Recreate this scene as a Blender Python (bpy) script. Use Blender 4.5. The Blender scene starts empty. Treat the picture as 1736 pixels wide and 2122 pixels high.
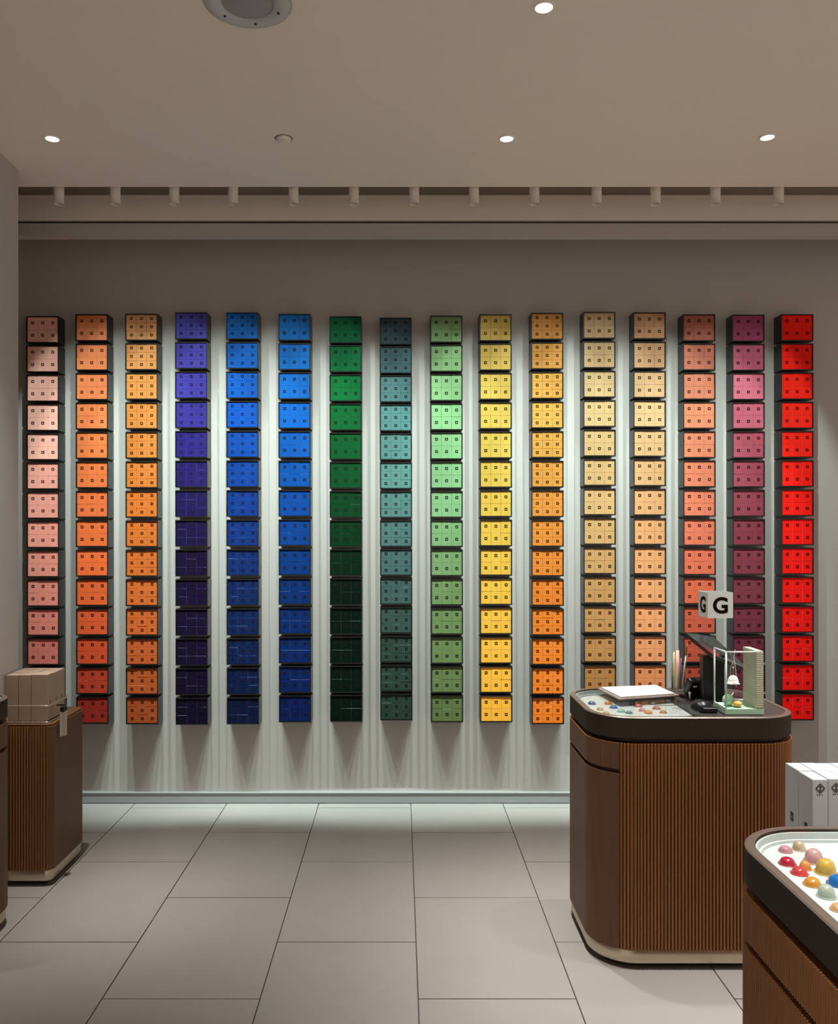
import bpy, bmesh, math, random
from mathutils import Vector, Matrix
random.seed(7)
S = bpy.context.scene
COL = S.collection
PI = math.pi
F = 1770.0; CX = 830.0; CY = 1103.0; EYE = 1.55

# ------------------------------------------------------------------ camera
cam_d = bpy.data.cameras.new('camera'); cam = bpy.data.objects.new('camera', cam_d); COL.objects.link(cam)
cam.location = (0, 0, EYE); cam.rotation_euler = (PI/2, 0, 0)
cam_d.sensor_fit = 'HORIZONTAL'; cam_d.sensor_width = 36.0
cam_d.lens = 36.0*F/1736.0
cam_d.shift_x = (868-CX)/1736.0; cam_d.shift_y = (CY-1061)/1736.0
cam_d.clip_start = 0.05
S.camera = cam
# ------------------------------------------------------------------ colour management, world, light levels
S.view_settings.view_transform = 'Standard'; S.view_settings.look = 'None'
S.view_settings.gamma = 1.0; S.view_settings.use_curve_mapping = False
S.view_settings.exposure = 0.07
S.cycles.max_bounces = 10; S.cycles.diffuse_bounces = 5
S.cycles.sample_clamp_indirect = 4.0
try: S.cycles.use_denoising = True
except Exception: pass
W = bpy.data.worlds.new('shop_light'); S.world = W; W.use_nodes = True
W.node_tree.nodes['Background'].inputs[0].default_value = (1.0, 0.86, 0.74, 1)
W.node_tree.nodes['Background'].inputs[1].default_value = 0.60
WASH_W = 94.0       # each wall-washing spot
WASH_COL = (0.82, 1.0, 0.965)
DOWN_W = 560.0       # each ceiling downlight
DOWN_COL = (1.0, 0.97, 0.93)

def P(px, py, Y): return Vector(((px-CX)*Y/F, Y, EYE-(py-CY)*Y/F))
def T(px, py, z):
    Y = (EYE-z)*F/(py-CY); return Vector(((px-CX)*Y/F, Y, z))
def lin(c):
    return tuple(((v/255)/12.92 if v/255 <= .04045 else ((v/255+.055)/1.055)**2.4) for v in c)

# ------------------------------------------------------------------ materials
def mat(name, rgb, rough=.5, metal=0., bump=0., bscale=40., var=0., vscale=6., trans=0., emit=None, estr=1., coat=0., stretch=None, spec=None):
    m = bpy.data.materials.new(name); m.use_nodes = True; nt = m.node_tree; b = nt.nodes['Principled BSDF']
    b.inputs['Base Color'].default_value = (*rgb, 1); b.inputs['Roughness'].default_value = rough
    b.inputs['Metallic'].default_value = metal; b.inputs['Transmission Weight'].default_value = trans
    b.inputs['Coat Weight'].default_value = coat
    if spec is not None: b.inputs['Specular IOR Level'].default_value = spec
    if emit: b.inputs['Emission Color'].default_value = (*emit, 1); b.inputs['Emission Strength'].default_value = estr
    if bump or var:
        tc = nt.nodes.new('ShaderNodeTexCoord'); src = tc.outputs['Object']
        if stretch:
            mp = nt.nodes.new('ShaderNodeMapping'); mp.inputs['Scale'].default_value = stretch
            nt.links.new(src, mp.inputs[0]); src = mp.outputs[0]
    if var:
        n = nt.nodes.new('ShaderNodeTexNoise'); n.inputs['Scale'].default_value = vscale; n.inputs['Detail'].default_value = 5
        nt.links.new(src, n.inputs['Vector'])
        mx = nt.nodes.new('ShaderNodeMix'); mx.data_type = 'RGBA'
        mx.inputs[6].default_value = (*[v*(1-var) for v in rgb], 1); mx.inputs[7].default_value = (*[min(1, v*(1+var)) for v in rgb], 1)
        nt.links.new(n.outputs['Fac'], mx.inputs[0]); nt.links.new(mx.outputs[2], b.inputs['Base Color'])
    if bump:
        n2 = nt.nodes.new('ShaderNodeTexNoise'); n2.inputs['Scale'].default_value = bscale; n2.inputs['Detail'].default_value = 4
        nt.links.new(src, n2.inputs['Vector'])
        bp = nt.nodes.new('ShaderNodeBump'); bp.inputs['Strength'].default_value = bump; bp.inputs['Distance'].default_value = .004
        nt.links.new(n2.outputs['Fac'], bp.inputs['Height']); nt.links.new(bp.outputs[0], b.inputs['Normal'])
    return m
M = {}
M['wall'] = mat('wall_plaster', (.47, .435, .405), .85, bump=.12, bscale=60, var=.03, vscale=2)
M['ceiling'] = mat('ceiling_paint', (.87, .77, .685), .9, bump=.06, bscale=80, var=.02, vscale=1.5)
M['fascia'] = mat('fascia_paint', (.80, .71, .62), .9, var=.02)
M['cove'] = mat('cove_paint', (.50, .43, .36), .9, var=.03)
M['tile'] = mat('stone_tile', (.215, .198, .182), .42, bump=.10, bscale=90, var=.07, vscale=4)
M['grout'] = mat('grout', (.05, .045, .04), .9, var=.1)
M['base'] = mat('baseboard_steel', (.27, .27, .27), .4, metal=.2, var=.05)
M['wood'] = mat('walnut', (.24, .098, .030), .42, bump=.2, bscale=8, var=.30, vscale=5, stretch=(40, 40, 1.5))
M['wood_side'] = mat('walnut_panel', (.12, .058, .028), .5, spec=.2, bump=.1, bscale=8, var=.25, vscale=4, stretch=(16, 16, 1))
M['slab'] = mat('dark_bronze', (.036, .024, .017), .6, spec=.12, var=.1)
M['slabblack'] = mat('dark_counter_top', (.035, .030, .027), .35, var=.1)
M['rim'] = mat('bronze_rim', (.15, .12, .098), .33, metal=.5, var=.05)
M['brass'] = mat('brushed_brass', (.60, .50, .38), .32, metal=.85, var=.06, vscale=4, stretch=(1, 1, 30))
M['toe'] = mat('black_plinth', (.015, .015, .015), .5, var=.1)
M['tray'] = mat('white_tray', (.44, .455, .45), .3, var=.01)
M['case'] = mat('black_case', (.007, .007, .0075), .32, var=.1)
M['mark'] = mat('dark_mark', (.010, .006, .005), .8, spec=.05, var=.1)
M['white'] = mat('white_card', (.88, .92, .93), .6, var=.02)
M['paper'] = mat('white_paper', (.58, .58, .575), .7, var=.02)
M['black'] = mat('black_plastic', (.009, .009, .010), .3, spec=.3, var=.1)
M['screen'] = mat('glossy_screen', (.03, .035, .035), .08, coat=.8, var=.1)
M['kraft'] = mat('kraft_card', (.36, .26, .185), .75, bump=.1, bscale=120, var=.06)
M['wire'] = mat('bronze_wire', (.62, .50, .40), .3, metal=.8, var=.05)
M['grayboard'] = mat('brown_board', (.24, .19, .165), .4, var=.05)
M['green'] = mat('pale_green_paint', (.36, .56, .40), .45, var=.05)
M['frame_white'] = mat('pale_metal', (.72, .76, .74), .35, metal=.2, var=.03)
M['ribbed'] = mat('ribbed_board', (.55, .56, .42), .6, var=.12, vscale=40)
M['yellow'] = mat('golden_yellow', (.75, .45, .10), .35, var=.05)
M['mint'] = mat('mint_green', (.42, .72, .48), .35, var=.05)
M['ltgrey'] = mat('white_porcelain', (.85, .86, .87), .25, var=.02)
M['cord'] = mat('beige_cord', (.5, .46, .36), .7, var=.1)
M['graymetal'] = mat('grey_metal', (.50, .51, .52), .5, var=.04)
M['mesh'] = mat('grille_mesh', (.30, .30, .305), .55, var=.1, vscale=200)
M['lamp'] = mat('lamp_glow', (.9, .95, .93), .4, emit=(.86, 1, .95), estr=1.1, var=.01)
M['tag'] = mat('price_card', (.42, .36, .30), .5, var=.05)
M['pack'] = mat('white_pack', (.50, .51, .52), .5, bump=.35, bscale=6, var=.09, vscale=6, stretch=(40, 40, 2))
M['packtop'] = mat('white_pack_top', (.42, .47, .48), .45, var=.02)

def thin_glass():
    m = bpy.data.materials.new('clear_glass'); m.use_nodes = True; nt = m.node_tree; nt.nodes.remove(nt.nodes['Principled BSDF'])
    fr = nt.nodes.new('ShaderNodeFresnel'); fr.inputs[0].default_value = 1.14
    tr = nt.nodes.new('ShaderNodeBsdfTransparent'); tr.inputs[0].default_value = (.96, .985, .975, 1)
    gl = nt.nodes.new('ShaderNodeBsdfGlossy'); gl.inputs['Roughness'].default_value = .03
    mx = nt.nodes.new('ShaderNodeMixShader'); out = nt.nodes['Material Output']
    ge = nt.nodes.new('ShaderNodeNewGeometry'); su = nt.nodes.new('ShaderNodeMath'); su.operation = 'SUBTRACT'; su.inputs[0].default_value = 1
    mu = nt.nodes.new('ShaderNodeMath'); mu.operation = 'MULTIPLY'      # only the outer face of a pane mirrors
    nt.links.new(ge.outputs['Backfacing'], su.inputs[1]); nt.links.new(su.outputs[0], mu.inputs[0]); nt.links.new(fr.outputs[0], mu.inputs[1])
    nt.links.new(mu.outputs[0], mx.inputs[0]); nt.links.new(tr.outputs[0], mx.inputs[1]); nt.links.new(gl.outputs[0], mx.inputs[2])
    nt.links.new(mx.outputs[0], out.inputs[0]); return m
M['glass'] = thin_glass()
def glassy(name, rgb):
    m = mat(name, rgb, .1, trans=.55, var=.05); return m

# sleeve front colour comes from each sleeve object's own colour
def sleeve_mat(name='sleeve_card', edge=0.):
    m = bpy.data.materials.new(name); m.use_nodes = True; nt = m.node_tree; b = nt.nodes['Principled BSDF']
    oi = nt.nodes.new('ShaderNodeObjectInfo')
    tc = nt.nodes.new('ShaderNodeTexCoord'); n = nt.nodes.new('ShaderNodeTexNoise'); n.inputs['Scale'].default_value = 60
    nt.links.new(tc.outputs['Object'], n.inputs['Vector'])
    hs = nt.nodes.new('ShaderNodeHueSaturation'); mr = nt.nodes.new('ShaderNodeMapRange')
    mr.inputs['To Min'].default_value = .92; mr.inputs['To Max'].default_value = 1.08
    nt.links.new(n.outputs['Fac'], mr.inputs[0]); nt.links.new(mr.outputs[0], hs.inputs['Value'])
    nt.links.new(oi.outputs['Color'], hs.inputs['Color'])
    if edge:       # light caught on the sleeve edges, painted in as a paler bevel colour
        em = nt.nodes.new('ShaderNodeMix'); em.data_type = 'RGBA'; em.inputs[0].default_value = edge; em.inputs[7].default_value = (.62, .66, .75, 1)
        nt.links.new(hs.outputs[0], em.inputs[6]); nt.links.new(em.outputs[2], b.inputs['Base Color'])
    else: nt.links.new(hs.outputs[0], b.inputs['Base Color'])
    b.inputs['Roughness'].default_value = .5; b.inputs['Specular IOR Level'].default_value = .08
    return m
M['sleeve'] = sleeve_mat(); M['sleeve_edge_glint'] = sleeve_mat('sleeve_edge_glint', .34)

# ------------------------------------------------------------------ mesh helpers
def box(bm, x0, x1, y0, y1, z0, z1, mi=0, bev=0., mtx=None):
    vs = [bm.verts.new((x, y, z)) for x in (x0, x1) for y in (y0, y1) for z in (z0, z1)]
    idx = [(0, 1, 3, 2), (4, 6, 7, 5), (0, 4, 5, 1), (2, 3, 7, 6), (0, 2, 6, 4), (1, 5, 7, 3)]
    fs = [bm.faces.new([vs[i] for i in q]) for q in idx]
    for f in fs: f.material_index = mi
    if bev:
        es = list({e for f in fs for e in f.edges})
        r = bmesh.ops.bevel(bm, geom=es, offset=bev, segments=2, profile=.7, affect='EDGES', material=-1)
        vs = list({v for f in r['faces'] for v in f.verts} | {v for v in vs if v.is_valid})
    if mtx is not None:
        bmesh.ops.transform(bm, matrix=mtx, verts=vs)
    return vs
def tube(bm, pts, r, n=8, mi=0, closed=False, cap=True, radii=None):
    pts = [Vector(p) for p in pts]; rings = []; N = len(pts)
    prev = None
    for i, p in enumerate(pts):
        if closed: t = (pts[(i+1) % N]-pts[i-1])
        else: t = pts[min(i+1, N-1)]-pts[max(i-1, 0)]
        t.normalize()
        if prev is None:
            a = Vector((0, 0, 1)) if abs(t.z) < .9 else Vector((1, 0, 0))
            u = t.cross(a).normalized()
        else:
            u = (prev-t*prev.dot(t))
            u = u.normalized() if u.length > 1e-6 else t.orthogonal().normalized()
        prev = u; w = t.cross(u); rr = radii[i] if radii else r
        rings.append([bm.verts.new(p+(u*math.cos(2*PI*k/n)+w*math.sin(2*PI*k/n))*rr) for k in range(n)])
    for i in range(N if closed else N-1):
        A, B = rings[i], rings[(i+1) % N]
        for k in range(n):
            f = bm.faces.new((A[k], A[(k+1) % n], B[(k+1) % n], B[k])); f.material_index = mi; f.smooth = True
    if cap and not closed:
        for R_ in (rings[0][::-1], rings[-1]): bm.faces.new(R_).material_index = mi
def lathe(bm, prof, n=24, c=(0, 0, 0), mi=0, smooth=True):
    c = Vector(c); rings = []
    for r, z in prof:
        if r < 1e-6: rings.append([bm.verts.new(c+Vector((0, 0, z)))])
        else: rings.append([bm.verts.new(c+Vector((r*math.cos(2*PI*k/n), r*math.sin(2*PI*k/n), z))) for k in range(n)])
    for A, B in zip(rings, rings[1:]):
        for k in range(n):
            q = [A[k % len(A)], A[(k+1) % n % len(A)], B[(k+1) % n % len(B)], B[k % len(B)]]
            u = []
            for v in q:
                if v not in u: u.append(v)
            if len(u) > 2:
                f = bm.faces.new(u); f.material_index = mi; f.smooth = smooth
def prism(bm, pts, z0, z1, mi=0):
    a = [bm.verts.new((x, y, z0)) for x, y in pts]; b = [bm.verts.new((x, y, z1)) for x, y in pts]
    n = len(pts)
    bm.faces.new(a[::-1]).material_index = mi; bm.faces.new(b).material_index = mi
    for i in range(n): bm.faces.new((a[i], a[(i+1) % n], b[(i+1) % n], b[i])).material_index = mi
def obj(name, bm, mats, parent=None, recalc=True):
    if recalc: bmesh.ops.recalc_face_normals(bm, faces=bm.faces)
    me = bpy.data.meshes.new(name); bm.to_mesh(me); bm.free()
    for m in (mats if isinstance(mats, (list, tuple)) else [mats]): me.materials.append(m)
    o = bpy.data.objects.new(name, me); COL.objects.link(o)
    if parent: o.parent = parent; o.matrix_parent_inverse = Matrix.Translation(parent.location).inverted() if False else Matrix()
    return o
def tag(o, label=None, cat=None, group=None, kind=None):
    if label: o['label'] = label
    if cat: o['category'] = cat
    if group: o['group'] = group
    if kind: o['kind'] = kind
    return o
def thing(name, label, cat, loc=(0, 0, 0), group=None, rz=0):
    o = bpy.data.objects.new(name, None); COL.objects.link(o); o.location = loc; o.rotation_euler.z = rz
    o.empty_display_size = .05
    return tag(o, label, cat, group)
def dup(root, loc, label, rz=None, group=None):
    r = root.copy(); COL.objects.link(r); r.location = loc
    if rz is not None: r.rotation_euler.z = rz
    r['label'] = label
    if group: r['group'] = group
    for ch in list(root.children):
        c = ch.copy(); COL.objects.link(c); c.parent = r
        for g in ch.children:
            d = g.copy(); COL.objects.link(d); d.parent = c
    return r
B = bmesh.new

# ------------------------------------------------------------------ setting
YW = 4.89          # back wall
ZC = 3.21          # ceiling
YL = 4.105         # ceiling lip
X0, X1 = -3.6, 4.2; Y0 = -3.4
# floor: every tile a slab with open joints, in one structure mesh
bm = B(); TW = .525; TL = .787; g = .0022
for i in range(-8, 9):
    xa = .058+i*TW; off = 0 if i % 2 == 0 else .3935
    for j in range(-6, 7):
        ya = 2.837+off+j*TL
        a, b_, c, d = xa+g, xa+TW-g, ya+g, min(ya+TL-g, YW)
        a = max(a, X0); b_ = min(b_, X1); c = max(c, Y0)
        if b_-a < .02 or d-c < .02: continue
        z = random.uniform(-.0003, .0003)
        box(bm, a, b_, c, d, -.02, z, 0)
box(bm, X0, X1, Y0, YW, -.05, -.006, 1)
tag(obj('floor', bm, [M['tile'], M['grout']]), kind='structure')
bm = B(); box(bm, X0, X1, YW, YW+.12, -.05, 3.6); tag(obj('wall_back', bm, M['wall']), kind='structure')
bm = B(); box(bm, -2.7, -1.751, 3.53, 3.912, 0, ZC); tag(obj('wall_left', bm, M['wall']), kind='structure')
bm = B(); box(bm, X0-.1, X0, Y0, YW, 0, 3.6); tag(obj('wall_side', bm, M['wall']), kind='structure')
bm = B(); box(bm, X0, X1, Y0, YL, ZC, ZC+.08); tag(obj('ceiling', bm, M['ceiling']), kind='structure')
# cove behind the ceiling edge
ZT = 3.46
bm = B()
box(bm, X0, X1, YL-.02, YL, ZC+.08, ZT); box(bm, X0, X1, YL-.02, YW, ZT, ZT+.05)
box(bm, X0, X1, 4.45, 4.49, 3.285, ZT)
tag(obj('trim_1', bm, M['cove']), kind='structure')
bm = B(); box(bm, X0, X1, 4.395, 4.46, 3.155, 3.285); tag(obj('trim_2', bm, M['fascia']), kind='structure')
bm = B(); box(bm, X0, X1, 4.415, 4.46, 3.142, 3.155); tag(obj('trim_3', bm, M['toe']), kind='structure')
bm = B(); box(bm, X0, X1, 4.40, 4.46, 3.078, 3.142); tag(obj('trim_4', bm, M['wall']), kind='structure')
bm = B(); box(bm, -3.4, X1, YW-.012, YW, .004, .058); box(bm, -3.4, X1, YW-.016, YW, .058, .064)
tag(obj('baseboard_back', bm, M['base']), kind='structure')

# ------------------------------------------------------------------ wall-washing spots in the cove
def spot_light(name, parent, loc, rot, w, col, size, blend, rad, power=0, asym=None):
    l = bpy.data.lights.new(name, 'SPOT'); l.energy = w; l.color = col; l.spot_size = size; l.spot_blend = blend
    l.shadow_soft_size = rad
    if power:      # photometric profile of a narrow optic: intensity falls as cos^n off the axis
        l.use_nodes = True; nt = l.node_tree; em = nt.nodes['Emission']
        tc = nt.nodes.new('ShaderNodeTexCoord'); sp = nt.nodes.new('ShaderNodeSeparateXYZ')
        ab = nt.nodes.new('ShaderNodeMath'); ab.operation = 'ABSOLUTE'; pw_ = nt.nodes.new('ShaderNodeMath'); pw_.operation = 'POWER'; pw_.inputs[1].default_value = power
        nt.links.new(tc.outputs['Normal'], sp.inputs[0]); nt.links.new(sp.outputs['Z'], ab.inputs[0])
        nt.links.new(ab.outputs[0], pw_.inputs[0]); nt.links.new(pw_.outputs[0], em.inputs['Strength'])
    if asym:       # asymmetric wall-washing optic: intensity a + b*y, y the sine of the angle towards the wall
        l.use_nodes = True; nt = l.node_tree; em = nt.nodes['Emission']
        tc = nt.nodes.new('ShaderNodeTexCoord'); sp = nt.nodes.new('ShaderNodeSeparateXYZ')
        ma = nt.nodes.new('ShaderNodeMath'); ma.operation = 'MULTIPLY_ADD'; ma.inputs[1].default_value = asym[1]; ma.inputs[2].default_value = asym[0]
        mm = nt.nodes.new('ShaderNodeMath'); mm.operation = 'MAXIMUM'; mm.inputs[1].default_value = 0
        nt.links.new(tc.outputs['Normal'], sp.inputs[0]); nt.links.new(sp.outputs['Y'], ma.inputs[0])
        nt.links.new(ma.outputs[0], mm.inputs[0])
        sq = nt.nodes.new('ShaderNodeMath'); sq.operation = 'POWER'; sq.inputs[1].default_value = 2
        nt.links.new(mm.outputs[0], sq.inputs[0]); nt.links.new(sq.outputs[0], em.inputs['Strength'])
    o = bpy.data.objects.new(name, l); COL.objects.link(o); o.location = loc; o.rotation_euler = rot
    if parent: o.parent = parent
    return o
ordn = ['first', 'second', 'third', 'fourth', 'fifth', 'sixth', 'seventh', 'eighth', 'ninth', 'tenth', 'eleventh', 'twelfth', 'thirteenth', 'fourteenth', 'fifteenth', 'sixteenth']
sx = [122, 239, 361, 483, 608, 733, 858, 982, 1107, 1236, 1358, 1482, 1613]
YS = 4.17
for i, px in enumerate(sx):
    X = (px-CX)*YS/F
    pos = {0: 'leftmost spotlight in the row', 12: 'rightmost spotlight in the row', 6: 'middle spotlight of the row'}.get(i)
    if pos is None: pos = (ordn[i]+' spotlight from the left') if i < 6 else (ordn[12-i]+' spotlight from the right')
    t = thing('spotlight', 'beige cylindrical %s along the ceiling recess' % pos, 'spotlight', (X, YS, 3.15), 'cylindrical spotlights hanging in the ceiling recess')
    bm = B(); lathe(bm, [(.021, .045), (.021, .004), (.024, 0), (.024, .10), (.024, ZT-3.15)], 20)
    obj('housing', bm, M['fascia'], t)
    bm = B(); lathe(bm, [(0, .045), (.0205, .045)], 20); obj('reflector', bm, M['cove'], t)
    spot_light('bulb', t, (0, 0, -.004), (math.radians(35 if i in (1, 2, 3, 4, 8, 9, 10) else 32), 0, 0), WASH_W, WASH_COL, math.radians(61 if i in (1, 2, 3, 4, 8, 9, 10) else 57), .35, .012, asym=(.88, -1.75))

# ------------------------------------------------------------------ downlights
def downlight(X, Y, label, vis=True, aim=(0, 0)):
    if vis:
        t = thing('ceiling_downlight', label, 'downlight', (X, Y, ZC), 'round downlights in the ceiling')
        bm = B(); lathe(bm, [(.0272, -.001), (.029, -.004), (.034, -.0035), (.035, 0)], 32); obj('trim_ring', bm, M['ceiling'], t)
        bm = B(); lathe(bm, [(0, -.003), (.0275, -.003)], 32); obj('lens', bm, M['lamp'], t)
    else:
        t = thing('ceiling_downlight', label, 'downlight', (X, Y, ZC), 'round downlights out of view')
        bm = B(); lathe(bm, [(0, -.003), (.0345, -.003), (.043, -.004), (.044, 0)], 16); obj('lens', bm, M['lamp'], t)
    spot_light('bulb', t, (0, 0, -.02), (math.radians(aim[0]), math.radians(aim[1]), 0), DOWN_W, DOWN_COL, math.radians(54), .5, .03, power=35)
downlight(-1.468, 3.60, 'small round lit ceiling downlight nearest the left wall', aim=(0, -7))
downlight(.447, 3.60, 'small round lit ceiling downlight in the middle of the far row')
downlight(1.54, 3.588, 'small round lit ceiling downlight at the right, above the lettered counter')
downlight(.453, 2.70, 'small round lit downlight cut by the top edge, nearest the viewer')
for k, (X, Y) in enumerate([(1.50, 2.74), (1.54, 1.8), (-2.47, 2.7), (-1.47, .6), (.45, .9), (1.0, 1.6), (-1.47, -.8), (.45, -.8)]):  # the one over the nearest display is an unseen accent lamp, added for its tray
    downlight(X, Y, 'round ceiling downlight outside the view, %s of the shop' % ['over the right counter', 'at the right side', 'far left', 'near left', 'over the entrance side centre', 'added to brighten the nearest display', 'behind left', 'behind centre'][k], False)

# ceiling loudspeaker and detector
t = thing('ceiling_speaker', 'large round grey ceiling loudspeaker with dark mesh grille', 'speaker', (-.48, 2.675, ZC))
bm = B(); lathe(bm, [(.080, -.003), (.082, -.008), (.118, -.009), (.128, -.006), (.134, 0)], 64); obj('rim', bm, M['graymetal'], t)
bm = B(); lathe(bm, [(.130, -.0005), (.137, -.002), (.140, 0)], 64); obj('outer_ring', bm, M['cove'], t)
bm = B(); lathe(bm, [(0, -.011), (.05, -.009), (.079, -.004)], 48)
obj('grille', bm, M['mesh'], t)
for k in range(6):
    a = k*PI/3+math.radians(25)
    bm = B(); lathe(bm, [(0, -.0125), (.004, -.0115), (.005, -.008)], 10, (.1*math.cos(a), .1*math.sin(a), 0)); obj('screw', bm, M['case'], t)
t = thing('smoke_detector', 'small round beige flush cap in the ceiling between two downlights', 'smoke detector', (-.493, 3.60, ZC))
bm = B(); lathe(bm, [(0, -.012), (.026, -.011), (.031, -.006), (.031, 0)], 32); obj('cap', bm, M['ceiling'], t)
bm = B(); lathe(bm, [(.0315, -.001), (.036, -.0025), (.0385, 0)], 32); obj('ring', bm, M['grayboard'], t)

# ------------------------------------------------------------------ wall of boxes
CW, CH, CD = .181, .1505, .094      # case
def case_mesh():
    bm = B(); t_ = .0048; w, h = CW/2, CH
    box(bm, -w, w, 0, CD, 0, t_); box(bm, -w, w, 0, CD, h-t_, h)
    box(bm, -w, -w+t_, 0, CD, t_, h-t_); box(bm, w-t_, w, 0, CD, t_, h-t_)
    box(bm, -w+t_, w-t_, CD-.004, CD, t_, h-t_)
    return bm
def sleeve_mesh(sw, sh, mark):
    bm = B(); w, h = sw/2, sh/2
    box(bm, -w, w, 0, .080, -h, h, 0, bev=.0013)
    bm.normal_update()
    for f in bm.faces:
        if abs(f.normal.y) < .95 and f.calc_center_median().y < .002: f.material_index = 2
    # square tab outlined in dark around a light centre
    a = .0080*mark; b_ = .0036*mark; y = -.0006; cz = h*.10 if mark > .9 else 0
    for (xa, xb, za, zb) in ((-a, a, b_, a), (-a, a, -a, -b_), (-a, -b_, -b_, b_), (b_, a, -b_, b_)):
        box(bm, xa, xb, y, .001, za+cz, zb+cz, 1)
    return bm
IW = CW-.0096-.002; IH = CH-.0096-.002
def me_of(bm, name, mats):
    bmesh.ops.recalc_face_normals(bm, faces=bm.faces)
    me = bpy.data.meshes.new(name); bm.to_mesh(me); bm.free()
    for m in mats: me.materials.append(m)
    return me
ME_CASE = me_of(case_mesh(), 'case', [M['case']])
ME6 = me_of(sleeve_mesh(IW/3-.0008, IH/2-.0008, 1.0), 'sleeve', [M['sleeve'], M['mark'], M['sleeve_edge_glint']])
ME9 = me_of(sleeve_mesh(IW/3-.0008, IH/3-.0008, .95), 'sleeve', [M['sleeve'], M['mark'], M['sleeve_edge_glint']])
#      front-left px (mid), top py, bottom py of the lowest, rows, nine?, colour keys (row, sRGB), name of column
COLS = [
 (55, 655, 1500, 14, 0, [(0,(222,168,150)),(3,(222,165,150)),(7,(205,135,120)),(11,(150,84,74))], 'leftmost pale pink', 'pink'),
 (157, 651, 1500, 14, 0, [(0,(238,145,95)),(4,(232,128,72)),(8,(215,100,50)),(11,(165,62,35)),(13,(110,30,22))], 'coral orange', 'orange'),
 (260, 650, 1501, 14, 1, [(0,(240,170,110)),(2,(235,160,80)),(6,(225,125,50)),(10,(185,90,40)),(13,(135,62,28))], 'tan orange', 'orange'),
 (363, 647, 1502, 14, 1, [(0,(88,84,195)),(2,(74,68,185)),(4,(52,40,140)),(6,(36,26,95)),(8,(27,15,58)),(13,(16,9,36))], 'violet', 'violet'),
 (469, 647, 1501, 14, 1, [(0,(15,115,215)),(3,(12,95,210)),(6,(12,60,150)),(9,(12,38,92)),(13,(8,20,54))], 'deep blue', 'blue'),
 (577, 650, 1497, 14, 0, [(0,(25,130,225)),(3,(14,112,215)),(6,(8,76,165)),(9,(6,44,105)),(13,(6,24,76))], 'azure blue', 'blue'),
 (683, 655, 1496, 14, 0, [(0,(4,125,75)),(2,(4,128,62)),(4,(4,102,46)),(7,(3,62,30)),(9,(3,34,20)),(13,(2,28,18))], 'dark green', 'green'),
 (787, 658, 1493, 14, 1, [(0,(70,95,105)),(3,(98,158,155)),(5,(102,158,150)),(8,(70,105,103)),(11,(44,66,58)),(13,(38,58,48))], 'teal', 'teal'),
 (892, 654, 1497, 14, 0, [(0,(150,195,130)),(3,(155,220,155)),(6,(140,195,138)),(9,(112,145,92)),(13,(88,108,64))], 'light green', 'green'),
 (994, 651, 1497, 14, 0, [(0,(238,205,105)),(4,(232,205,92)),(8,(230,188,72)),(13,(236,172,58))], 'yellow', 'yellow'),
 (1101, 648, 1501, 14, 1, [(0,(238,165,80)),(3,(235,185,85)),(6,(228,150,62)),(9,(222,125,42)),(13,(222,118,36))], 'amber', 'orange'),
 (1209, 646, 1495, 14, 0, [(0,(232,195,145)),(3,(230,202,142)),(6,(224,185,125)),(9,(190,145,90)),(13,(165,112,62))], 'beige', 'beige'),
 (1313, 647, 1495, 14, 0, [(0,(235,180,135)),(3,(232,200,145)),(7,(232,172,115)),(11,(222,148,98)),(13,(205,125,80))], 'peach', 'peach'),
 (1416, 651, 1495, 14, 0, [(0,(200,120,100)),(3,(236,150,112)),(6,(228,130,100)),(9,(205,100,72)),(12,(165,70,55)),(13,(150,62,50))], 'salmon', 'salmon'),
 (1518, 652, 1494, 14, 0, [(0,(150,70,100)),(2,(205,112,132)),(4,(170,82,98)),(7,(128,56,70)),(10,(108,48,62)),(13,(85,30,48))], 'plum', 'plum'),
 (1619, 651, 1493, 14, 0, [(0,(225,25,18)),(3,(242,38,24)),(7,(225,24,18)),(13,(188,14,12))], 'rightmost red', 'red'),
]
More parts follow.
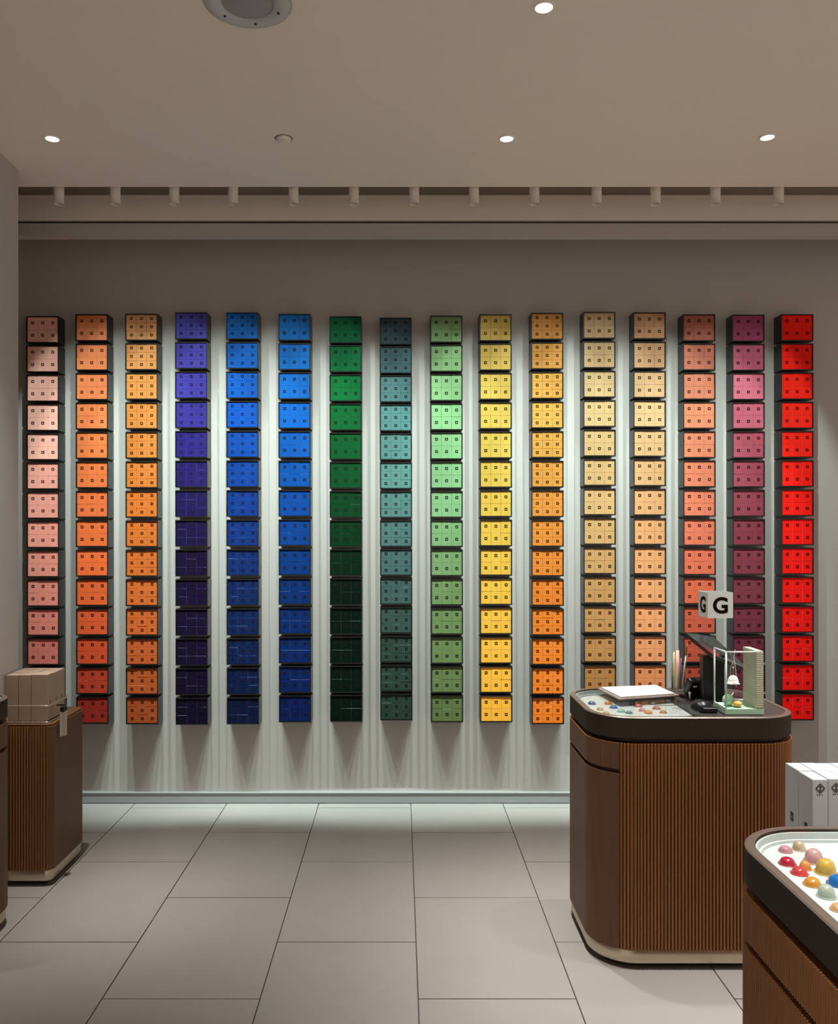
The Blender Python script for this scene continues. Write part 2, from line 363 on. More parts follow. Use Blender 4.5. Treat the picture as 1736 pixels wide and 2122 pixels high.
GAIN = [[2.85, 2.85, 2.85, 2.29, 1.51, 1.11, 1.14, 1.26, 1.39, 1.55, 1.77, 1.88, 1.88, 1.88],  # wall light's falloff made up for in each box's sleeve colour
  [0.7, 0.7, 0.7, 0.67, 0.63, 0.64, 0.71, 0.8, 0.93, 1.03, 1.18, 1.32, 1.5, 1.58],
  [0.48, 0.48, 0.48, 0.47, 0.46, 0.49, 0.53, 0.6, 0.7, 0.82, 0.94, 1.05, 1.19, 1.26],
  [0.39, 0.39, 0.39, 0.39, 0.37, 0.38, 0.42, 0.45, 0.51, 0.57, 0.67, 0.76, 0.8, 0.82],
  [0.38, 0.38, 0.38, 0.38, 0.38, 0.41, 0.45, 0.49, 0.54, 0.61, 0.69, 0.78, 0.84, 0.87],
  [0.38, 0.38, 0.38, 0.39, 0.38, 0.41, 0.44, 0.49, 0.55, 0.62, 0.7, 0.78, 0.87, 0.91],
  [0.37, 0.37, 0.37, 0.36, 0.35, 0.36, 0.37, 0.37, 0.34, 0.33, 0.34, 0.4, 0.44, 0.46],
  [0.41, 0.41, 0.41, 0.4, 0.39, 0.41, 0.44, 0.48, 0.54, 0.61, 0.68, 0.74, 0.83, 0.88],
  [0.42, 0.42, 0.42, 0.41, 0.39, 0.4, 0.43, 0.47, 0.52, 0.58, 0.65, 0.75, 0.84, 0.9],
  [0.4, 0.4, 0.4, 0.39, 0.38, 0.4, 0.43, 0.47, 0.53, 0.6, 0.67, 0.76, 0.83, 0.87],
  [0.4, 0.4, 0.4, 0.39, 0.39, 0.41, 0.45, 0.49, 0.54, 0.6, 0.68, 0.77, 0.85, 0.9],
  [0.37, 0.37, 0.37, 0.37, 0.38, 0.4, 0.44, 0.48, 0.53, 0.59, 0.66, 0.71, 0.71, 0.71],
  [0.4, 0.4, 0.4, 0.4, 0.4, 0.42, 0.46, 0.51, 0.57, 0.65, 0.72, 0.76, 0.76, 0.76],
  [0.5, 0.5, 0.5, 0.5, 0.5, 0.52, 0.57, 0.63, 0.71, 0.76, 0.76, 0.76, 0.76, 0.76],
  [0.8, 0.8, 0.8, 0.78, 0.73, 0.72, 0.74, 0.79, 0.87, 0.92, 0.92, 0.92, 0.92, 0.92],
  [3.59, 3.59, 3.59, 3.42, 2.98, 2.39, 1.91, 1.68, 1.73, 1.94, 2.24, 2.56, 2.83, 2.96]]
#GAIN_TABLE#
YF = 4.7945
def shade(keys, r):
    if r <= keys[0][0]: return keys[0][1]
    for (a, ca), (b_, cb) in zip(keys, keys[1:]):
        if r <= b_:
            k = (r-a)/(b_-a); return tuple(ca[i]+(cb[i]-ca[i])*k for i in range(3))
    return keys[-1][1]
def word(c):
    v = max(c)
    return 'dark' if v < 110 else ('deep' if v < 175 else ('bright' if max(c)-min(c) > 130 else 'pale'))
def rank(r, n):
    if r == 0: return 'topmost'
    if r == n-1: return 'lowest'
    if r < 7: return ordn[r]+' from the top'
    return ordn[n-1-r]+' from the bottom'
GRP = {}
for ci, (px, pt, pb, rows, nine, keys, cname, cword) in enumerate(COLS):
    pitch = (pb-pt-(CH*F/YF))/(rows-1)
    for r in range(rows):
        if ci in (11, 12) and r == 13: continue      # hidden behind the counter
        top = pt+pitch*r
        # straight columns: slight drift with height seen in the photograph is left out
        X = (px+CW/2*F/YF+((r-6.5)*.12)-CX)*YF/F
        ztop = EYE-(top-CY)*YF/F
        k9 = nine and not (False)
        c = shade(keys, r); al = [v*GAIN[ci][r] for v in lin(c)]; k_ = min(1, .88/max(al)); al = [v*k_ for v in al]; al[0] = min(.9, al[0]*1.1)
        lab = '%s %s box of %s sleeves, %s in the %s column' % (word(c), cword, 'nine' if k9 else 'six', rank(r, 13 if ci in (11, 12) else rows), cname)
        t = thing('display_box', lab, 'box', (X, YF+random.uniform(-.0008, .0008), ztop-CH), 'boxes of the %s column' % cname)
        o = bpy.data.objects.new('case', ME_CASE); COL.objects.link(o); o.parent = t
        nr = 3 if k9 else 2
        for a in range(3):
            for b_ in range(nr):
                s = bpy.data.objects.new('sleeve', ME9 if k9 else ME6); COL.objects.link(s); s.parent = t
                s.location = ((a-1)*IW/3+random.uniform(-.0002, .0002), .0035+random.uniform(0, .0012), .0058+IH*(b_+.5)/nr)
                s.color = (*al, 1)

# ------------------------------------------------------------------ fluted counters
def rrect_path(x0, x1, y0, y1, r, step, seg=None):
    """points and outward normals, anticlockwise from the middle of the front"""
    out = []
    def line(a, b_):
        L = math.dist(a, b_); n = max(1, int(round(L/step))); dx, dy = (b_[0]-a[0])/L, (b_[1]-a[1])/L
        for i in range(n): out.append((a[0]+dx*L*i/n, a[1]+dy*L*i/n, dy, -dx))
    def arc(cx, cy, a0):
        n = max(4, int(round(r*PI/2/step)))
        for i in range(n):
            a = a0+PI/2*i/n; out.append((cx+r*math.cos(a), cy+r*math.sin(a), math.cos(a), math.sin(a)))
    line((x0+r, y0), (x1-r, y0)); arc(x1-r, y0+r, -PI/2)
    line((x1, y0+r), (x1, y1-r)); arc(x1-r, y1-r, 0)
    line((x1-r, y1), (x0+r, y1)); arc(x0+r, y1-r, PI/2)
    line((x0, y1-r), (x0, y0+r)); arc(x0+r, y0+r, PI)
    return out
def rings(bm, path, levels, mi=0, cap_bottom=True, cap_top=True, smooth=False, midx=None):
    R_ = []
    for z, off in levels:
        R_.append([bm.verts.new((x+nx*(off(i) if callable(off) else off), y+ny*(off(i) if callable(off) else off), z)) for i, (x, y, nx, ny) in enumerate(path)])
    n = len(path)
    for A, C in zip(R_, R_[1:]):
        for k in range(n):
            f = bm.faces.new((A[k], A[(k+1) % n], C[(k+1) % n], C[k])); f.smooth = smooth
            f.material_index = midx(k) if midx else mi
    if cap_bottom: bm.faces.new(R_[0][::-1]).material_index = mi
    if cap_top: bm.faces.new(R_[-1]).material_index = mi
def counter(x0, x1, y0, y1, r, zt, label, smooth_side, groove, tray, pitch=.0122, slab=True, step=.0024, flute_all=False):
    cx, cy = (x0+x1)/2, (y0+y1)/2; NS = 8
    t = thing('fluted_counter', label, 'counter', (cx, cy, 0))
    ax0, ax1, ay0, ay1 = x0-cx, x1-cx, y0-cy, y1-cy
    path = rrect_path(ax0, ax1, ay0, ay1, r, pitch/NS)
    s = [0.]
    for a, b_ in zip(path, path[1:]): s.append(s[-1]+math.dist(a[:2], b_[:2]))
    def is_smooth(i):
        x, y, nx, ny = path[i]
        if smooth_side == 'left': return nx < -.42
        if smooth_side == 'right': return nx > .42
        return False
    def fl(i):
        if is_smooth(i) and not flute_all: return .001
        v = (-1, -1, -.72, -.4, -.05, .3, .65, .9)[i % NS]
        return -.0075 if v == -1 else -.0030+.0070*math.sqrt(max(0, 1-v*v*1.1))
    zb = .070
    ztop = (zt-.094) if slab else zt-.012
    def gr(i):
        x, y, nx, ny = path[i]
        return fl(i)-(.018 if (is_smooth(i) and groove) else 0)
    levels = [(zb, fl)]
    if groove:
        levels += [(zt-.202, fl), (zt-.2019, gr), (zt-.187, gr), (zt-.1869, fl)]
    levels += [(ztop, fl)]
    bm = B(); rings(bm, path, levels, midx=lambda k: 1 if is_smooth(k) and not flute_all else 0)
    obj('fluted_body', bm, [M['wood'], M['wood_side']], t)
    p2 = rrect_path(ax0, ax1, ay0, ay1, r, .012)
    bm = B(); rings(bm, p2, [(.020, -.010), (.024, -.006), (.066, -.006), (zb, -.010)], smooth=True); obj('brass_plinth', bm, M['brass'], t)
    bm = B(); rings(bm, p2, [(.001, -.035), (.022, -.035)]); obj('toe_kick', bm, M['toe'], t)
    if slab:
        bm = B(); rings(bm, p2, [(zt-.094, -.018), (zt-.078, -.018)], smooth=True); obj('shadow_gap', bm, M['toe'], t)
        iw = .020
        bm = B(); rings(bm, p2, [(zt-.078, -.002), (zt-.075, .0005), (zt-.003, .0005), (zt, -.003), (zt, -iw), (zt-.030, -iw)],
                        midx=None, cap_top=True)
        o = obj('counter_slab', bm, [M['slab'], M['rim']], t)
        for p in o.data.polygons:
            if p.normal.z > .5 and p.center.z > zt-.004: p.material_index = 1
            elif p.normal.z > .5: p.material_index = 0
        pin = rrect_path(ax0+iw, ax1-iw, ay0+iw, ay1-iw, r-iw, .012)
        def clip(bm, x, keep_left):
            bmesh.ops.bisect_plane(bm, geom=bm.verts[:]+bm.edges[:]+bm.faces[:], plane_co=(x-cx, 0, 0), plane_no=(1, 0, 0) if keep_left else (-1, 0, 0), clear_outer=True)
            be = [e for e in bm.edges if e.is_boundary]
            bmesh.ops.holes_fill(bm, edges=be)
        bm = B(); rings(bm, pin, [(zt-.0295, -.001), (zt-.006, -.001), (zt-.006, -.005), (zt-.020, -.006), (zt-.020, -.012), (zt-.026, -.013)], cap_top=True)
        if tray < x1: clip(bm, tray, True)
        obj('display_tray', bm, M['tray'], t)
        bm = B(); rings(bm, pin, [(zt-.005, -.0012), (zt-.0015, -.0012)])
        if tray < x1: clip(bm, tray, True)
        obj('glass_top', bm, M['glass'], t)
        if tray < x1:
            bm = B(); rings(bm, pin, [(zt-.0295, -.001), (zt-.001, -.001)]); clip(bm, tray+.002, False)
            obj('work_surface', bm, M['slabblack'], t)
    else:
        bm = B(); rings(bm, p2, [(zt-.012, -.004), (zt-.002, -.002), (zt, -.005)], smooth=False); obj('counter_top', bm, M['wood_side'], t)
    return t
ZT_ = .895
counter(.685, 1.437, 3.02, 3.60, .16, ZT_, 'fluted walnut counter in the middle of the shop, under the letter sign', 'left', True, 1.085)
counter(.715, 1.50, 1.16, 1.905, .16, ZT_, 'nearest fluted walnut counter at bottom right with a glass display top', 'left', True, 9, pitch=.0090, step=.0015, flute_all=True)
counter(-1.746, -1.525, 3.735, 4.12, .035, .71, 'low fluted walnut stand at left carrying a wire basket', 'right', False, 9, slab=False)
counter(-2.35, -1.553, 2.93, 3.50, .16, ZT_, 'walnut counter cut off by the left edge of the picture', 'right', True, 9, pitch=.02, step=.006)
counter(1.056, 1.62, 2.19, 2.368, .03, .70, 'low walnut stand behind the nearest counter, under white packs', 'left', False, 9, pitch=.02, slab=False, step=.006)

# ------------------------------------------------------------------ low stand: basket and kraft boxes
bx0, bx1, by0, by1 = -1.7455, -1.547, 3.755, 3.985
t = thing('wire_basket', 'bronze wire basket on the low fluted stand, holding kraft boxes', 'basket', (0, 0, .711))
def rr_pts(x0, x1, y0, y1, r, z, n=5):
    o_ = []
    for cx, cy, a0 in ((x1-r, y0+r, -PI/2), (x1-r, y1-r, 0), (x0+r, y1-r, PI/2), (x0+r, y0+r, PI)):
        for i in range(n+1):
            a = a0+PI/2*i/n; o_.append((cx+r*math.cos(a), cy+r*math.sin(a), z))
    return o_
bm = B(); tube(bm, rr_pts(bx0, bx1, by0, by1, .015, .075), .0025, closed=True); obj('upper_rail', bm, M['wire'], t)
bm = B(); tube(bm, rr_pts(bx0, bx1, by0, by1, .015, .0035), .0025, closed=True)
for k in range(7):
    x = bx0+.03+k*(bx1-bx0-.06)/6; tube(bm, [(x, by0, .0028), (x, by1, .0028)], .0014, 6)
obj('lower_rail', bm, M['wire'], t)
for x, y in ((bx1, by1-.03), (bx0, by1-.03), (bx0, by0+.03)):
    bm = B(); tube(bm, [(x, y, .0035), (x, y, .075)], .0025); obj('upright', bm, M['case'], t)
kx = [0, 0, -1.7415, -1.6855, -1.6295]
names = {2: 'leftmost', 3: 'middle', 4: 'rightmost'}
for j, y in enumerate((3.767, 3.832, 3.897)):
    for i, x in enumerate(kx):
        if i < 2: continue
        w = .055 if i < 4 else .073
        if i == 4: xx = x+.0365
        else: xx = x+.0275
        bm = B(); hgt = .205+random.uniform(-.002, .002)
        box(bm, -w/2+.0006, w/2-.0006, 0, .063, 0, hgt, 0, bev=.003)
        lab = 'plain kraft box in the wire basket, %s of the %s row' % (names[i], ('front', 'middle', 'back')[j])
        o = obj('kraft_box', bm, M['kraft']); o.location = (xx, y, .7155)
        tag(o, lab, 'box', 'kraft boxes in the wire basket')
        if i == 4:
            bm = B(); box(bm, w/2-.0012, w/2-.0001, .026, .031, .075, .092, 0); m_ = obj('printed_mark', bm, M['mark'], o)
t = thing('price_tag_holder', 'slim grey price tag clipped to the right side of the wire basket', 'price tag', (-1.5, 3.80, .70))
bm = B(); box(bm, -.010, .006, -.012, .022, .052, .074, 0, bev=.002); box(bm, -.03, .002, 0, .012, .078, .084, 0, bev=.001); obj('clip', bm, M['black'], t)
bm = B(); mt = Matrix.Rotation(math.radians(-32), 4, 'Z'); box(bm, -.001, .001, -.018, .018, -.055, .054, 0, mtx=mt); obj('card', bm, M['tag'], t)

# ------------------------------------------------------------------ white packs behind the nearest counter
def diamond(bm, s, y0, y1, lw):
    pts = [(0, s), (s, 0), (0, -s), (-s, 0)]
    for a, b_ in zip(pts, pts[1:]+pts[:1]):
        tube(bm, [(a[0], y0, a[1]), (b_[0], y0, b_[1])], lw, 4)
def text_bm(ch, size, depth, bold=0.):
    cu = bpy.data.curves.new('letter', 'FONT'); cu.body = ch; cu.size = size; cu.extrude = depth; cu.offset = bold
    cu.align_x = 'CENTER'; cu.align_y = 'CENTER'
    o = bpy.data.objects.new('letter_tmp', cu); COL.objects.link(o)
    dg = bpy.context.evaluated_depsgraph_get(); me = bpy.data.meshes.new_from_object(o.evaluated_get(dg))
    bm = B(); bm.from_mesh(me)
    xs = [v.co.x for v in bm.verts]; ys = [v.co.y for v in bm.verts]
    cx, cy = (min(xs)+max(xs))/2, (min(ys)+max(ys))/2
    for v in bm.verts: v.co.x -= cx; v.co.y -= cy
    bpy.data.objects.remove(o); bpy.data.curves.remove(cu); bpy.data.meshes.remove(me)
    bmesh.ops.remove_doubles(bm, verts=bm.verts, dist=1e-6)
    return bm
pw = .0405
PK = None
for j in range(2):
    for i in range(5):
        x = 1.06+pw*(i+.5); y = 2.20+.079*j
        side = ordn[i]+' from the left'
        if i == 0: side = 'leftmost'
        lab = 'upright white pack, %s in the %s row behind the nearest counter' % (side, 'front' if j == 0 else 'back')
        if PK is None:
            t = thing('white_pack', lab, 'pack', (x, y, .701), 'upright white packs on the low stand')
            bm = B(); vs = box(bm, -pw/2+.0005, pw/2-.0005, 0, .0775, 0, .212, 0, bev=.0025); o = obj('body', bm, [M['pack'], M['packtop']], t)
            for p in o.data.polygons:
                if p.normal.z > .7: p.material_index = 1
            bm = B(); diamond(bm, .0115, -.0006, 0, .0008)
            g2 = text_bm('2', .016, .0004)
            me = bpy.data.meshes.new('tmp'); g2.to_mesh(me); g2.free(); q = B(); q.from_mesh(me)
            bmesh.ops.transform(q, matrix=Matrix.Translation((0, -.0006, 0)) @ Matrix.Rotation(PI/2, 4, 'X'), verts=q.verts)
            q.to_mesh(me); q.free(); bm.from_mesh(me); bpy.data.meshes.remove(me)
            for dx in (-.008, -.003, .004): box(bm, dx, dx+.0022, -.0006, .0003, -.0185, -.0162)
            bmesh.ops.translate(bm, vec=(0, 0, .190), verts=bm.verts)
            obj('diamond_emblem', bm, M['mark'], t)
            bm = B(); box(bm, -pw/2-.0004, -pw/2+.001, .028, .044, .066, .090, 0, bev=.0004)
            box(bm, -pw/2-.0005, -pw/2, .033, .037, .073, .080, 1)
            obj('side_mark', bm, [M['case'], M['pack']], t)
            PK = t
        else:
            dup(PK, (x, y, .701+random.uniform(0, .002)), lab)

# ------------------------------------------------------------------ capsules in the two display tops
CAP = {}
def capsule(px, py, rpx, col, cname, lab, z, group, flat=.8, dark=False):
    p = T(px, py, z); r = rpx*p.y/F*1.12
    key = cname
    if key not in CAP: CAP[key] = mat('capsule_'+cname.replace(' ', '_'), [v*.85 for v in lin(col)], .16, trans=.5, coat=.8, var=.25, vscale=45)
    t = thing('coffee_capsule', lab, 'capsule', (p.x, p.y, z), group)
    bm = B(); h = r*1.1*flat
    lathe(bm, [(0, h), (r*.35, h*.96), (r*.62, h*.80), (r*.80, h*.50), (r*.86, h*.18), (r*.88, .0012)], 22); obj('dome', bm, CAP[key], t)
    bm = B(); lathe(bm, [(0, 0), (r, 0), (r*1.02, .0006), (r, .0014), (r*.86, .0014)], 22); obj('rim', bm, CAP[key], t)
zc = ZT_-.0255
for px, py, r, c, cn, lab in [
  (1226, 1459, 8, (70, 120, 175), 'slate blue', 'slate blue capsule lying leftmost in the counter display tray'),
  (1243, 1471, 7, (225, 190, 160), 'cream', 'cream capsule near the curved rim of the display tray'),
  (1256, 1478, 6, (225, 180, 150), 'cream', 'second cream capsule touching the curved rim of the tray'),
  (1260, 1459, 8, (225, 150, 85), 'copper', 'copper capsule behind a blue one in the display tray'),
  (1271, 1467, 8, (60, 135, 200), 'sky blue', 'sky blue capsule in front of the copper one in the tray'),
  (1287, 1475, 8, (170, 210, 195), 'pale aqua', 'pale aqua capsule beside the blue one in the tray'),
  (1303, 1478, 7, (110, 150, 140), 'grey green', 'grey green capsule at the front rim of the tray'),
  (1307, 1459, 8, (110, 110, 115), 'grey', 'grey capsule at the back of the middle cluster in the tray'),
  (1322, 1464, 8, (200, 80, 120), 'magenta', 'magenta capsule in the middle cluster of the tray'),
  (1330, 1473, 7, (225, 150, 165), 'rose', 'rose capsule in front of the magenta one in the tray'),
  (1343, 1478, 8, (230, 160, 95), 'amber', 'amber capsule right of the rose one at the tray front'),
  (1350, 1459, 8, (165, 165, 168), 'silver', 'silver capsule beside the black wire loop in the tray'),
  (1360, 1469, 8, (205, 140, 140), 'dusty rose', 'dusty rose capsule in the right cluster of the tray'),
  (1374, 1477, 7, (215, 160, 110), 'light copper', 'light copper capsule rightmost in the counter display tray'),
]: capsule(px, py, r, c, cn, lab, zc, 'capsules in the display tray of the lettered counter', .6)
for px, py, r, c, cn, lab in [
  (1627, 1764, 13, (225, 165, 175), 'faded pink', 'faded pink capsule at the far left of the nearest display'),
  (1655, 1760, 13, (225, 200, 170), 'pale sand', 'pale sand capsule behind the clear pink globe'),
  (1631, 1790, 16, (205, 40, 70), 'crimson', 'crimson capsule beside the left rim of the nearest display'),
  (1656, 1810, 16, (235, 70, 75), 'coral red', 'coral red capsule in front of the crimson one'),
  (1683, 1833, 17, (240, 165, 70), 'orange', 'orange capsule by the left rim, in front of the coral one'),
  (1668, 1800, 12, (250, 170, 90), 'pale orange', 'pale orange capsule beneath the clear pink globe'),
  (1686, 1785, 19, (228, 178, 178), 'clear pink', 'clear pink glass globe at the back of the nearest display'),
  (1711, 1808, 21, (230, 190, 85), 'honey', 'honey yellow glass globe between the pink and blue ones'),
  (1738, 1832, 22, (0, 120, 205), 'vivid blue', 'vivid blue capsule cut by the right edge of the picture'),
  (1712, 1857, 18, (205, 212, 195), 'clear pearl', 'clear pearl capsule in front of the honey yellow globe'),
  (1736, 1885, 15, (240, 185, 135), 'apricot', 'apricot capsule lowest at the right edge of the picture'),
]: capsule(px, py, r, c, cn, lab, zc, 'capsules in the nearest glass-topped display', 1.1 if 'globe' in lab else .7)

# ------------------------------------------------------------------ things on the lettered counter
# letter sign: square tube of card on a slim post
t = thing('letter_sign', 'white square card sign with black letter G above the counter', 'sign', (1.204, 3.35, ZT_))
zs = 1.213-ZT_; ze = 1.3135-ZT_
bm = B(); th = .0015; q = .1
mt = Matrix.Rotation(math.radians(1), 4, 'Z')
box(bm, 0, q, 0, th, zs, ze, mtx=mt); box(bm, 0, th, th, q, zs, ze, mtx=mt); box(bm, q-th, q, th, q, zs, ze, mtx=mt); box(bm, th, q-th, q-th, q, zs, ze, mtx=mt)
obj('card_tube', bm, M['white'], t)
bm = text_bm('G', .086, .0004, .0026)
bmesh.ops.transform(bm, matrix=mt @ Matrix.Translation((q/2, -.0006, (zs+ze)/2)) @ Matrix.Rotation(PI/2, 4, 'X'), verts=bm.verts)
obj('letter', bm, M['mark'], t)
bm = text_bm('G', .086, .0004, .0026)
bmesh.ops.transform(bm, matrix=mt @ Matrix.Translation((-.0006, q/2, (zs+ze)/2)) @ Matrix.Rotation(-PI/2, 4, 'Z') @ Matrix.Rotation(PI/2, 4, 'X'), verts=bm.verts)
obj('letter', bm, M['mark'], t)
bm = B(); tube(bm, [(.062, .075, 0), (.062, .075, zs+.004)], .0045, 12); box(bm, .03, .09, .05, .098, 0, .004, bev=.001); box(bm, .001, .099, .068, .08, zs, zs+.004, mtx=mt)
obj('post', bm, M['glass'], t)

# till terminal: leaning screen on an upright slab
def plate(bm, c4, th):
    c4 = [Vector(c) for c in c4]; n = (c4[1]-c4[0]).cross(c4[3]-c4[0]).normalized()*th
    a = [bm.verts.new(c) for c in c4]; b_ = [bm.verts.new(c+n) for c in c4]
    bm.faces.new(a); bm.faces.new(b_[::-1])
    for i in range(4): bm.faces.new((a[i], a[(i+1) % 4], b_[(i+1) % 4], b_[i]))
t = thing('till_terminal', 'black till terminal with a leaning screen behind the hanging cup stand', 'till', (0, 0, 0))
bm = B(); A = P(1417, 1309, 3.34); Bq = P(1478, 1318, 3.39); Cq = P(1556, 1390, 3.33); Dq = P(1478, 1358, 3.25)
plate(bm, [A, Bq, Cq, Dq], .014); bmesh.ops.bevel(bm, geom=bm.edges[:], offset=.003, segments=2, affect='EDGES'); obj('screen', bm, M['screen'], t)
bm = B(); box(bm, 1.165, 1.248, 3.29, 3.33, ZT_, 1.076, bev=.004); obj('upright', bm, M['black'], t)
bm = B(); prism(bm, [(1.18, 3.33), (1.245, 3.33), (1.245, 3.355), (1.18, 3.355)], ZT_, 1.04); obj('rear_housing', bm, M['black'], t)
bm = B(); box(bm, 1.15, 1.25, 3.255, 3.345, ZT_, ZT_+.008, bev=.002); obj('foot', bm, M['black'], t)
t = thing('tablet', 'flat dark tablet lying on the right part of the counter', 'tablet', (1.345, 3.35, ZT_+.0005), rz=-.45)
bm = B(); box(bm, -.045, .045, -.07, .07, 0, .012, bev=.003); obj('body', bm, M['frame_white'], t)
bm = B(); box(bm, -.041, .041, -.066, .066, .0121, .0135); obj('screen', bm, M['screen'], t)
# card reader
p = T(1443, 1446, ZT_)
t = thing('card_reader', 'black card reader with white label beside the pen jar', 'card reader', (p.x-.01, p.y, ZT_), rz=.35)
bm = B(); box(bm, -.045, .045, -.02, .035, 0, .012, bev=.004); obj('base', bm, M['black'], t)
bm = B(); mt = Matrix.Translation((0, 0, .045)) @ Matrix.Rotation(math.radians(28), 4, 'X')
box(bm, -.034, .034, -.018, .018, -.034, .034, bev=.009, mtx=mt); obj('body', bm, M['black'], t)
bm = B(); box(bm, -.022, -.004, -.0188, -.0178, .010, .018, mtx=mt); obj('label_plate', bm, M['white'], t)
bm = B(); tube(bm, [(-.038, -.022, .001), (-.038, -.022, .03)], .004, 10); obj('pin', bm, M['graymetal'], t)
# round scanner base
p = T(1461, 1476, ZT_)
t = thing('scanner_base', 'low round black device in front of the till terminal', 'scanner', (p.x, p.y+.035, ZT_))
bm = B(); lathe(bm, [(0, .001), (.040, .001), (.043, .006), (.038, .022), (.026, .034), (.012, .038), (0, .039)], 36); obj('dome', bm, M['black'], t)
bm = B(); box(bm, -.014, .040, -.050, -.030, .001, .020, bev=.004); obj('front_block', bm, M['black'], t)
bm = B(); box(bm, -.010, .036, -.0506, -.049, .0165, .0185); obj('label_strip', bm, M['frame_white'], t)
# cable
p = [T(1418, 1447, ZT_+.004), T(1432, 1452, ZT_+.004), T(1442, 1449, ZT_+.012), T(1452, 1456, ZT_+.004), T(1447, 1466, ZT_+.004)]
bm = B(); tube(bm, p, .0022, 8); tag(obj('cable', bm, M['black']), 'short black cable lying between card reader and round scanner', 'cable')
# pen jar
jp = T(1405, 1432, ZT_)
t = thing('pen_jar', 'clear glass jar holding coloured sticks at the counter back', 'jar', (jp.x, jp.y, ZT_))
bm = B(); lathe(bm, [(0, .001), (.030, .001), (.033, .004), (.034, .12), (.0325, .12), (.0315, .006), (0, .006)], 28); obj('glass_wall', bm, M['glass'], t)
for dx, dy, h, r, c, nm, lean in [(-.014, 0, .160, .0035, (.72, .52, .32), 'tan', (-.004, 0)), (-.006, -.01, .168, .004, (.78, .62, .36), 'yellow', (-.002, 0)),
                               (.003, -.004, .168, .004, (.72, .28, .26), 'pink', (-.004, 0)), (.011, .006, .135, .003, (.20, .06, .16), 'dark purple', (.003, 0)),
                               (-.022, .006, .118, .004, (.26, .17, .10), 'brown', (-.002, 0))]:
    bm = B(); tube(bm, [(dx, dy, .008), (dx+lean[0], dy+lean[1], h)], r, 8)
    o = obj('stick', bm, mat('stick_'+nm.replace(' ', '_'), c, .5, var=.06)); o.location = (jp.x, jp.y, ZT_)
    tag(o, '%s stick standing upright in the glass pen jar' % nm, 'stick', 'sticks in the pen jar')
t = thing('pen', 'slim silver pen with brown tip leaning right out of the glass jar', 'pen', (jp.x, jp.y, ZT_))
bm = B(); tube(bm, [(.010, -.012, .008), (.026, -.016, .150)], .0032, 8, radii=[.0032, .0028]); obj('barrel', bm, M['graymetal'], t)
bm = B(); tube(bm, [(.026, -.016, .150), (.028, -.016, .178), (.034, -.016, .198)], .003, 8, radii=[.0036, .0034, .002]); obj('tip', bm, mat('pen_tip', (.20, .10, .05), .4, var=.1), t)
# clipboard and paper
zb = ZT_+.0005
cp = [T(1238, 1428, zb), T(1283, 1451, zb), T(1407, 1443, zb), T(1362, 1423, zb)]
t = thing('clipboard', 'brown clipboard lying on the glass top of the counter', 'clipboard', (0, 0, 0))
bm = B(); prism(bm, [(v.x, v.y) for v in cp], zb, zb+.005); obj('board', bm, M['grayboard'], t)
bm = B()
for k in (.25, .5, .75):
    v = cp[0].lerp(cp[3], k); box(bm, v.x-.003, v.x+.003, v.y-.012, v.y+.002, zb+.005, zb+.0075)
obj('ring_binding', bm, M['case'], t)
c = sum(cp, Vector())/4; pp = [c+(v-c)*.90 for v in cp]
bm = B(); prism(bm, [(v.x, v.y+.006) for v in pp], zb+.0062, zb+.0092)
tag(obj('paper_stack', bm, M['paper']), 'thin stack of blank white paper lying on the brown clipboard', 'paper')
# wire loop
zl = ZT_+.002; ctr = T(1375, 1458, zl); pts = []
for k in range(28):
    a = 2*PI*k/28; pts.append((ctr.x+.055*math.cos(a), ctr.y+.035*math.sin(a), zl))
bm = B(); tube(bm, pts, .0013, 6, closed=True); tube(bm, [(ctr.x+.053, ctr.y+.008, zl), (ctr.x+.085, ctr.y+.02, zl), (ctr.x+.10, ctr.y-.01, zl)], .0013, 6)
tag(obj('wire_loop', bm, M['black']), 'thin black wire loop lying on the counter glass', 'wire')
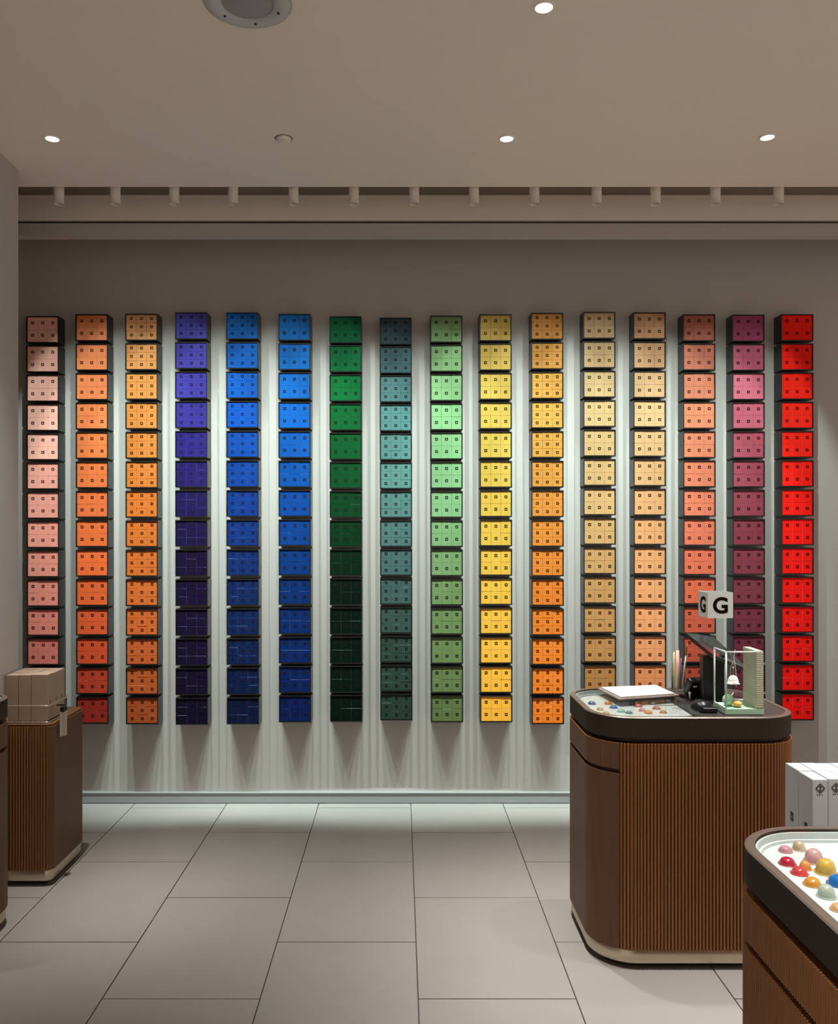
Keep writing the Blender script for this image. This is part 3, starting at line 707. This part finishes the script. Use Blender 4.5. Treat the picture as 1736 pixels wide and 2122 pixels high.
# hanging cup stand
bx, by = 1.164, 3.062
t = thing('display_stand', 'pale green stand with white frame and ribbed panel on the counter', 'stand', (bx, by, ZT_))
bm = B(); box(bm, 0, .139, 0, .122, .0005, .022, bev=.002); obj('base', bm, M['green'], t)
bm = B(); Hh = .225
for y in (.004, .118): tube(bm, [(.004, y, .022), (.004, y, Hh)], .0032, 6)
tube(bm, [(.004, .004, Hh), (.004, .118, Hh)], .0032, 6); tube(bm, [(.004, .004, Hh), (.112, .004, Hh)], .0032, 6)
tube(bm, [(.004, .004, .024), (.004, .118, .024)], .0032, 6)
obj('frame', bm, M['frame_white'], t)
bm = B(); box(bm, .112, .135, .0, .120, .022, Hh+.004, bev=.001)
for k in range(26):
    z = .028+k*.0077; box(bm, .111, .136, -.001, .121, z, z+.0035, 0)
for k in range(24):
    z = .03+k*.0083; tube(bm, [(.1365, .004, z), (.138, .06, z+.004*math.sin(k)), (.1365, .118, z)], .0022, 5)
obj('ribbed_panel', bm, M['ribbed'], t)
t = thing('hanging_cup', 'small white upturned cup hanging on a cord in the green stand', 'cup', (bx+.045, by+.045, ZT_))
bm = B(); lathe(bm, [(.0235, .104), (.024, .106), (.0195, .108), (.0185, .118), (.014, .129), (.006, .134), (.001, .135)], 28); obj('shell', bm, M['ltgrey'], t)
bm = B(); tube(bm, [(0, -.012, .225), (0, -.006, .185), (0, 0, .134)], .0012, 6); tube(bm, [(.001, -.006, .19), (-.009, 0, .165), (-.010, 0, .130)], .0014, 6); tube(bm, [(.001, -.006, .19), (.008, 0, .165), (.010, -.004, .128), (.008, -.008, .095)], .0016, 6)
tube(bm, [(0, -.012, .2285), (0, -.019, .2285)], .0012, 6)
obj('cord', bm, M['cord'], t)
bm = B(); lathe(bm, [(0, .158), (.004, .160), (.0045, .164), (0, .168)], 12); obj('green_bead', bm, M['mint'], t)
for dx, dy, r, m, nm, sh in ((.031, .055, .021, 'mint', 'mint green', 1.), (.055, .030, .016, 'yellow', 'golden yellow', .72)):
    bm = B(); lathe(bm, [(0, 0)]+[(r*math.sin(a*PI/12), r*sh*(1-math.cos(a*PI/12))) for a in range(1, 12)]+[(0, 2*r*sh)], 24)
    o = obj('ball', bm, M[m]); o.location = (bx+dx, by+dy, ZT_+.0225)
    tag(o, '%s ball resting on the pale green stand under the cup' % nm, 'ball', 'balls on the green stand')
